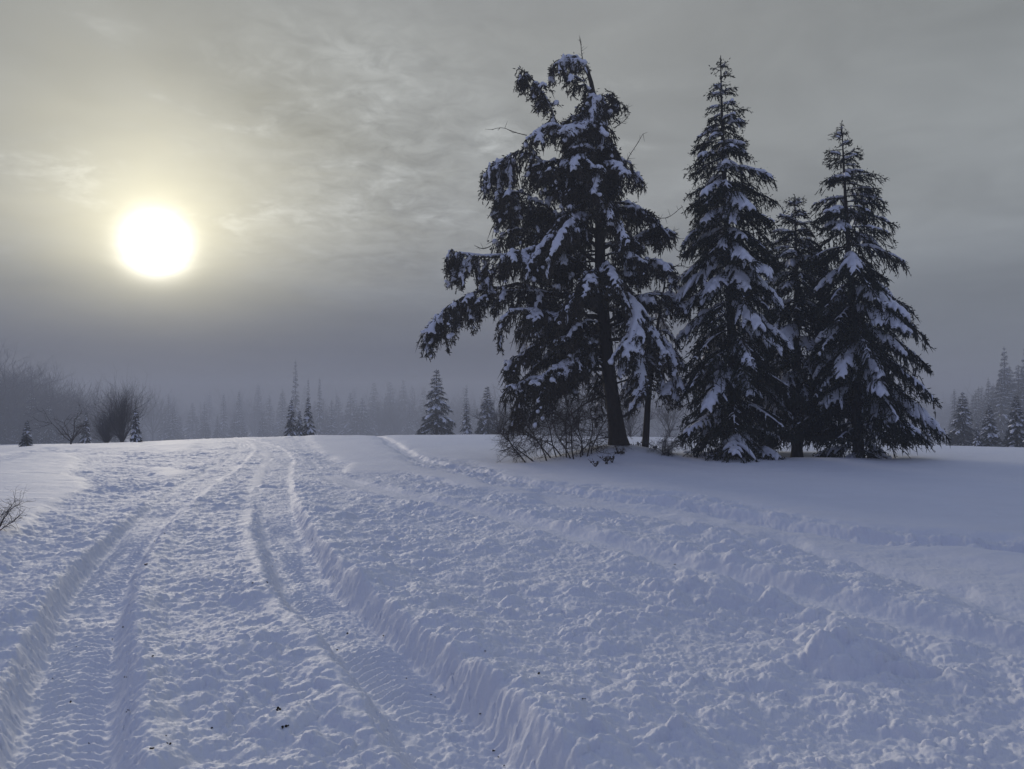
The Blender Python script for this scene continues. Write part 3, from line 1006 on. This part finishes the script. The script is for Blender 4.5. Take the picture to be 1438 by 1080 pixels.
def shrub(name, label, bases, seed, mat, cat='shrub', levels=3, kids=3):
    rng = np.random.default_rng(seed)
    b0 = np.array(bases[0][0])
    root = thing(name, label, cat, b0)
    st, tw = Acc(), Acc()
    for b, d, L, r_ in bases:
        p = np.array(b) - b0
        n = 8; d = unit(np.array(d, float)); pts = [p]
        for i in range(n):
            d = unit(d + rng.normal(size=3) * .13 - UP * .05)
            pts.append(pts[-1] + d * L / n)
        pts = np.array(pts)
        tubes(st, pts[None], np.linspace(r_, r_ * .35, n + 1)[None], 6)
        for i in range(2, n + 1):
            for _ in range(3):
                grow(tw, pts[i], unit(d * .6 + rng.normal(size=3) * .8 + UP * .1), L * rng.uniform(.25, .45), r_ * .36, levels - 1, rng, -.02, kids, .8)
    st.build('stems', mat, root)
    tw.build('twigs', mat, root)
    return root


def big_bush():
    rng = np.random.default_rng(8)
    Y = 18.9; bs = []
    for px, ang, L in [(752, -.55, 1.2), (768, -.45, 1.5), (782, -.35, 1.7), (796, -.15, 1.8), (806, .0, 1.8), (815, .2, 1.75), (824, .35, 1.5), (790, -.6, 1.6), (802, -.25, 1.5), (812, .5, 1.2), (775, -.8, 1.35), (818, .05, 1.6), (740, -.6, .9), (830, .15, 1.4)]:
        y = Y + rng.uniform(-.35, .5)
        x = at(px, 640, y)[0]
        bs.append(((x, y, gz(x, y) - .05), (math.sin(ang), rng.normal() * .35, math.cos(ang)), L, .019))
    shrub('bare_bush', 'tangled leafless bush with arching dark twigs, left of the leaning trunk', bs, 9, TWIG, kids=5)
    bs = []
    for i in range(9):
        y = 18.9 + rng.uniform(-.2, .5); x = at(940 + rng.uniform(-14, 20), 640, y)[0]
        bs.append(((x, y, gz(x, y) - .04), (rng.normal() * .8, rng.normal() * .4, .8), rng.uniform(.35, .7), .011))
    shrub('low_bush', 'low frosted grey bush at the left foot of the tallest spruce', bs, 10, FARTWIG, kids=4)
    bs = []
    for i in range(5):
        y = 9.0 + rng.uniform(-.1, .25); x = at(-14 + rng.uniform(-14, 10), 750, y)[0]
        bs.append(((x, y, gz(x, y) - .04), (rng.normal() * .45 + .12, rng.normal() * .25, 1.0), rng.uniform(.30, .52), .006))
    shrub('bare_bush', 'leafless twigs of a small bush cut by the left edge, on untouched snow', bs, 12, TWIG, levels=2)


big_bush()

# dry stalks on the mound
rng = np.random.default_rng(44)
first = None
for px, py in [(836, 650), (849, 645), (853, 647), (860, 646), (868, 643), (873, 643), (884, 637), (892, 636), (921, 640), (880, 634), (898, 638)]:
    q = gp(px, py, .2)
    g = (q[0], q[1], gz(q[0], q[1]) - .01)
    if first is None or rng.random() < .4:
        t = thing('dry_weed', 'dry dark weed stub poking out of the snow mound by the leaning trunk', 'plant', g, 'dry weed stubs on the snow mound')
        a, b = Acc(), Acc()
        for i in range(6):
            d = unit(np.array([rng.normal() * .5, rng.normal() * .5, 1]))
            L = rng.uniform(.08, .24)
            tubes(a, np.array([[np.zeros(3), d * L * .5, d * L + rng.normal(size=3) * .02]]), np.array([[.008, .006, .003]]), 4)
            e = d * L * .55
            tubes(b, np.array([[e - .005, e + rng.normal(size=3) * .02, e + unit(rng.normal(size=3)) * .05]]), np.array([[.006, .022, .003]]), 5)
        a.build('stalk', DRYWEED, t); b.build('seed_head', DRYWEED, t)
        first = first or t
    else:
        dup(first, g, (1, 1, rng.uniform(.7, 1.3)), rng.uniform(0, 6))

# ------------------------------------------------------------------ distant trees


def plain_spruce(label, seed, H, half, snow, whorl, per, tuft, step, group, needle=None, hang=.22, bottom=.06, wide=.075, voxel=None):
    hs = np.array([0, .1, .3, .6, .85, 1.0]) * H
    w = np.array([.85, 1.0, .82, .48, .20, .04]) * half
    tr = np.array([(0, 0, 0), (0, 0, H * .5), (0, 0, H)])
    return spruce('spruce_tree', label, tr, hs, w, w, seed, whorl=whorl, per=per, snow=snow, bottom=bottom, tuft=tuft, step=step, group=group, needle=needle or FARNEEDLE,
                  voxel=voxel, hang=hang, wide=wide, droop=.95)


def put(proto, px, top, Y, label, group=None, wide=1.0, used=set(), rot=None, h0=None, bury=0.0):
    """Stand a copy (or, first, the tree itself) at column px and depth Y with its tip at row top."""
    p = at(px, top, Y)
    z = ground(p[0], Y) - .1 - bury
    s = (p[2] - z) / h0
    rot = random.Random(px * 7 + Y).uniform(0, 6.28) if rot is None else rot
    loc = (p[0], Y, z)
    if proto.name not in used:
        used.add(proto.name)
        proto.location = loc; proto.scale = (s * wide, s * wide, s); proto.rotation_euler = (0, 0, rot); proto['label'] = label
        if group:
            proto['group'] = group
        return proto
    return dup(proto, loc, (s * wide, s * wide, s), rot, label, group)


G_MID = 'snowy spruces beyond the crest'
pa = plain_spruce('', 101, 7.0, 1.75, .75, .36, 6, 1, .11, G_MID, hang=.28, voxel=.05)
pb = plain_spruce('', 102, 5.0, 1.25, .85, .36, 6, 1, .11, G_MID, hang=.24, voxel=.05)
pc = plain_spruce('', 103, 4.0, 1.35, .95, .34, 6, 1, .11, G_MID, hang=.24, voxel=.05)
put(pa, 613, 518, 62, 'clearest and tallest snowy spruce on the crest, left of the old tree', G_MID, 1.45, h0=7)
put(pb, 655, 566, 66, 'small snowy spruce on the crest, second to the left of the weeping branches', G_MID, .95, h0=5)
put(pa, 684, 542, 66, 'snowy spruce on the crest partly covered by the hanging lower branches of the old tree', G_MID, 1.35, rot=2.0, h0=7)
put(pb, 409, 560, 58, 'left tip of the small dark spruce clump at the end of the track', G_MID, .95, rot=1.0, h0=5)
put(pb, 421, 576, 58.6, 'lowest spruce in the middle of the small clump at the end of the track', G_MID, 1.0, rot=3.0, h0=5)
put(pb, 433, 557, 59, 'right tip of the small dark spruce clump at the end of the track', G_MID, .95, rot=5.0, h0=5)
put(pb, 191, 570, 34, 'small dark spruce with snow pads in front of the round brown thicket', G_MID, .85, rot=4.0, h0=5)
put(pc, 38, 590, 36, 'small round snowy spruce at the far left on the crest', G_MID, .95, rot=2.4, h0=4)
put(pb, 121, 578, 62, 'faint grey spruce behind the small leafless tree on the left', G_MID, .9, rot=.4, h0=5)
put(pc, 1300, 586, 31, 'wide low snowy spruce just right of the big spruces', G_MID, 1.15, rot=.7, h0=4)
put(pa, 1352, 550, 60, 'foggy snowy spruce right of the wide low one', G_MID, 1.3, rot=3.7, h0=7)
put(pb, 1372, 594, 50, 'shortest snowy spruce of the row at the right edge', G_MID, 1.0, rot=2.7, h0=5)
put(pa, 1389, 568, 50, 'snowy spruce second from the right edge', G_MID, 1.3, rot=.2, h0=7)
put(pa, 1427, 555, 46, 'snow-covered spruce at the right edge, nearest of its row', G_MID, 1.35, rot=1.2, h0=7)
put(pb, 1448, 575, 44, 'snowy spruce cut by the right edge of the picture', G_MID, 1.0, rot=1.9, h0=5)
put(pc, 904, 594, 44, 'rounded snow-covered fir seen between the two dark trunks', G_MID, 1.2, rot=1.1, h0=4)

# hazy fir forest in the fog
G_FOG = 'conifers of the foggy forest'
L_FOG = 'faint grey conifer fading into the fog of the far forest'
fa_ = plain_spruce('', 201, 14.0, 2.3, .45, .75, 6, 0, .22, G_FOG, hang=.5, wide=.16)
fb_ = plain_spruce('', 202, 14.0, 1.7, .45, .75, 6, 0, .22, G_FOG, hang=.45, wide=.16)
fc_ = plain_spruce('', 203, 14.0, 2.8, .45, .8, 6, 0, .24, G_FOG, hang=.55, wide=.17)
G_TALL = 'tall pale conifers in the fog'
put(fb_, 415, 503, 236, 'tallest pale narrow conifer rising out of the fog above the small spruce clump', G_TALL, .85, h0=14)
put(fb_, 433, 530, 262, 'thin pale conifer just right of the tallest foggy one', G_TALL, .8, rot=2, h0=14)
put(fb_, 449, 529, 271, 'thin pale conifer third in the row above the small spruce clump', G_TALL, .9, rot=4, h0=14)
put(fa_, 1410, 486, 140, 'dim grey conifer in the misty wooded slope at the right edge', 'conifers on the misty slope at the right edge', 1.1, rot=1, h0=14)
put(fc_, 1442, 478, 147, 'dim grey conifer in the misty wooded slope at the right edge', 'conifers on the misty slope at the right edge', 1.0, rot=3, h0=14)
put(fa_, 1388, 530, 153, 'dim grey conifer in the misty wooded slope at the right edge', 'conifers on the misty slope at the right edge', 1.0, rot=5, h0=14)
put(fb_, 1340, 546, 160, 'dim grey conifer in the misty wooded slope at the right edge', 'conifers on the misty slope at the right edge', 1.1, rot=5.5, h0=14)
put(fa_, 655, 540, 210, 'pale conifer straight behind the second small spruce on the crest', G_TALL, .9, rot=.6, h0=14)
LATE = []
rf = random.Random(3)
for row_, (y0, y1, t0, t1, n) in enumerate([(265, 310, 558, 584, 56), (315, 380, 546, 570, 60), (390, 480, 536, 560, 56)]):
    for i in range(n):
        px = 195 + (i + rf.random()) * (1260 if row_ else 1080) / n
        if px > 460 and px < 600:
            dt = -6
        elif px < 300:
            dt = 6
        else:
            dt = 0
        if rf.random() < .30:
            LATE.append((px, rf.uniform(t0, t1) + dt + 4, rf.uniform(y0, y1), rf.uniform(1.0, 1.6), rf.uniform(0, 6)))
            continue
        put(rf.choice([fa_, fb_, fc_]), px, rf.uniform(t0, t1) + dt, rf.uniform(y0, y1), L_FOG, G_FOG, rf.uniform(1.2, 1.9), h0=14, rot=rf.uniform(0, 6))

# the wooded slope climbing out of the picture on the right
for i in range(76):
    px = 1330 + i * 1.75 + rf.uniform(-4, 4)
    line = np.interp(px, [1320, 1350, 1390, 1415, 1440, 1480], [575, 552, 535, 506, 490, 478])
    put(rf.choice([fa_, fb_, fc_]), px, line + rf.choice([0, 8, 20, 36, 50]) + rf.uniform(0, 8), rf.uniform(115, 230), 'dim grey conifer in the misty wooded slope at the right edge', 'conifers on the misty slope at the right edge', rf.uniform(1.2, 1.9), h0=14, rot=rf.uniform(0, 6))
# leafless trees


def bare_tree(label, seed, H, spread, stems, trunk_h, mat, levels, kids, group=None, up=.10, r0=.10, kid_spread=.55):
    rng = np.random.default_rng(seed)
    root = thing('bare_tree', label, 'tree', (0, 0, 0), group)
    tr, tw = Acc(), Acc()
    top = np.array([0, 0, trunk_h * H])
    pts = np.array([[0, 0, 0], [.02 * H, 0, trunk_h * H * .5], [0, 0, trunk_h * H]])
    tubes(tr, rounded(pts, 8)[None], np.linspace(r0, r0 * .7, 8)[None], 8)
    for i in range(stems):
        a = rng.uniform(0, 6.28); s = spread * math.sqrt((i + .5) / stems)
        d = unit(np.array([math.cos(a) * s, math.sin(a) * s, 1.0]))
        L = H * (1 - trunk_h) * .62 / max(.75, d[2]) * rng.uniform(.8, 1.1)
        grow(tw, top * rng.uniform(.6, 1), d, L, r0 * .5, levels, rng, up, kids, kid_spread, 4, .14)
    tr.build('trunk', mat, root)
    tw.build('crown', mat, root)
    return root


G_BARE = 'leafless trees in the fog on the left'
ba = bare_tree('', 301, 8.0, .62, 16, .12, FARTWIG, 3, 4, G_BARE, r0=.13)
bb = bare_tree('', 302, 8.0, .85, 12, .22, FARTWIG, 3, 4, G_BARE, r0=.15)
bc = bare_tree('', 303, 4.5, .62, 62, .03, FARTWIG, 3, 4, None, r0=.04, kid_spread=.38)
bd = bare_tree('', 304, 3.0, 1.0, 7, .22, TWIG, 3, 3, None, r0=.07, up=.03)
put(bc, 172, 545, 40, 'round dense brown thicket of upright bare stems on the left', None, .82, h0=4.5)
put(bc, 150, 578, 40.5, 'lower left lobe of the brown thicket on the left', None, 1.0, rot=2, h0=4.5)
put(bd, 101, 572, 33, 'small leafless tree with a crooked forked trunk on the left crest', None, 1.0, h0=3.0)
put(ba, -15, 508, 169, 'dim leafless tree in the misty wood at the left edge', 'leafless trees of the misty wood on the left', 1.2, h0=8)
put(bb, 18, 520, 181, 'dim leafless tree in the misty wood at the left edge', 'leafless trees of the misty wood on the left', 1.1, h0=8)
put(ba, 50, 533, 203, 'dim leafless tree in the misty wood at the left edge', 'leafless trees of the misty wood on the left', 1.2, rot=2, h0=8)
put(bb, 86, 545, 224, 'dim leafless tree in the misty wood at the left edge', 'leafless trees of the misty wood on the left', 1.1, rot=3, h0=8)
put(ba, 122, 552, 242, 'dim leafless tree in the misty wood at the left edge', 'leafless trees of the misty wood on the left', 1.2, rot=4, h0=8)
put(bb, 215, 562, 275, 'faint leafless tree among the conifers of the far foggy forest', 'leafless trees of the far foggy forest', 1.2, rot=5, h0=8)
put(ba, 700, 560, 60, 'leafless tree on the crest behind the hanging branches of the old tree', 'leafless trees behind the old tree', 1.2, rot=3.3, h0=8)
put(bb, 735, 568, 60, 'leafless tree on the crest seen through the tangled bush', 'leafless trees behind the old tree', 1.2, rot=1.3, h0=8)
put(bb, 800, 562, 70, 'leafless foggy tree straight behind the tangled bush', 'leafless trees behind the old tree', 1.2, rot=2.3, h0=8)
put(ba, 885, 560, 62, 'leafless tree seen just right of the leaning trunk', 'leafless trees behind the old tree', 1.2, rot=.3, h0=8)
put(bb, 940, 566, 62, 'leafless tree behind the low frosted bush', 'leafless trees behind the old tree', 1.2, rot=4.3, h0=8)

for px, top, Y, w_, r_ in LATE:
    put(rf.choice([ba, bb]), px, top, Y, 'faint leafless tree among the conifers of the far foggy forest', 'leafless trees of the far foggy forest', w_, rot=r_, h0=8)
for i in range(64):
    px = -45 + i * 3.4 + rf.uniform(-5, 5)
    line = np.interp(px, [-50, 0, 40, 80, 140, 180], [500, 514, 528, 546, 562, 572])
    kind = rf.random()
    put(rf.choice([fa_, fc_]) if kind < .45 else rf.choice([ba, bb]), px, line + rf.choice([2, 10, 22, 36]) + rf.uniform(0, 8), rf.uniform(135, 240),
        'dim grey conifer in the misty wood at the left edge' if kind < .45 else 'dim leafless tree in the misty wood at the left edge',
        'conifers of the misty wood on the left' if kind < .45 else 'leafless trees of the misty wood on the left', rf.uniform(1.0, 1.5), rot=rf.uniform(0, 6), h0=14 if kind < .45 else 8)

# ------------------------------------------------------------------ dirt flung onto the track
rng = np.random.default_rng(77)
protos = []
spots = [(124, 1052), (121, 1058), (50, 1048), (180, 1007), (177, 1009), (389, 1010), (393, 1006), (405, 1030), (398, 1034), (297, 1026), (235, 1060), (213, 1068), (176, 952), (178, 957), (214, 934), (107, 908), (104, 914), (74, 958), (100, 988), (158, 900),
         (172, 882), (205, 796), (217, 763), (231, 752), (387, 788), (383, 796), (355, 823), (362, 822), (375, 825), (818, 996), (822, 994), (681, 919), (571, 954), (605, 975), (611, 980), (487, 893), (693, 1060), (708, 1073), (700, 1066), (539, 859), (758, 959), (948, 781), (474, 912), (264, 713), (233, 1040), (247, 1066), (590, 972), (674, 965), (649, 958)]
for q, (px, py) in enumerate(spots):
    p = gp(px, py, -.06)
    z = gz(p[0], p[1])
    p = gp(px, py, z); z = gz(p[0], p[1])
    if q < 5:
        a = Acc()
        for i in range(3 + q % 3):
            c = rng.normal(size=3) * np.array([.014, .014, .004]); d = unit(rng.normal(size=3)) * .016
            tubes(a, np.array([[c - d, c - d * .5, c + d * .4, c + d]]), np.array([[.001, .011, .012, .001]]) * rng.uniform(.7, 1.3), 6)
        o = a.build('dirt_clod', DIRT)
        o['label'] = 'small dark clod of dirt lying on the rutted snow track'; o['category'] = 'dirt'; o['group'] = 'dirt clods scattered on the track'
        protos.append(o)
    else:
        o = protos[q % 5].copy(); COL.objects.link(o)
    s = min(.40, .12 + rng.exponential(.08)) * (1 + .05 * p[1])
    o.location = (p[0], p[1], z + .006); o.scale = (s, s, s); o.rotation_euler = (0, 0, rng.uniform(0, 6))

# ------------------------------------------------------------------ fog
hz = Acc()
x0, x1, y0, y1, z0, z1 = -595, 595, -595, 595, -24.6, 14.0
hz.add([(x0, y0, z0), (x1, y0, z0), (x1, y1, z0), (x0, y1, z0), (x0, y0, z1), (x1, y0, z1), (x1, y1, z1), (x0, y1, z1)],
       [(0, 3, 2, 1), (4, 5, 6, 7), (0, 1, 5, 4), (1, 2, 6, 5), (2, 3, 7, 6), (3, 0, 4, 7)])
hm = bpy.data.materials.new('fog'); hm.use_nodes = True
hn = hm.node_tree.nodes; hn.clear()
pv = hn.new('ShaderNodeVolumePrincipled')
pv.inputs['Color'].default_value = (.57, .60, .67, 1)
pv.inputs['Density'].default_value = .0035
pv.inputs['Anisotropy'].default_value = .1
ho = hn.new('ShaderNodeOutputMaterial'); hm.node_tree.links.new(pv.outputs[0], ho.inputs['Volume'])
haze = hz.build('haze', hm)
haze.data.polygons.foreach_set('use_smooth', np.zeros(6, dtype=bool))
haze['kind'] = 'stuff'
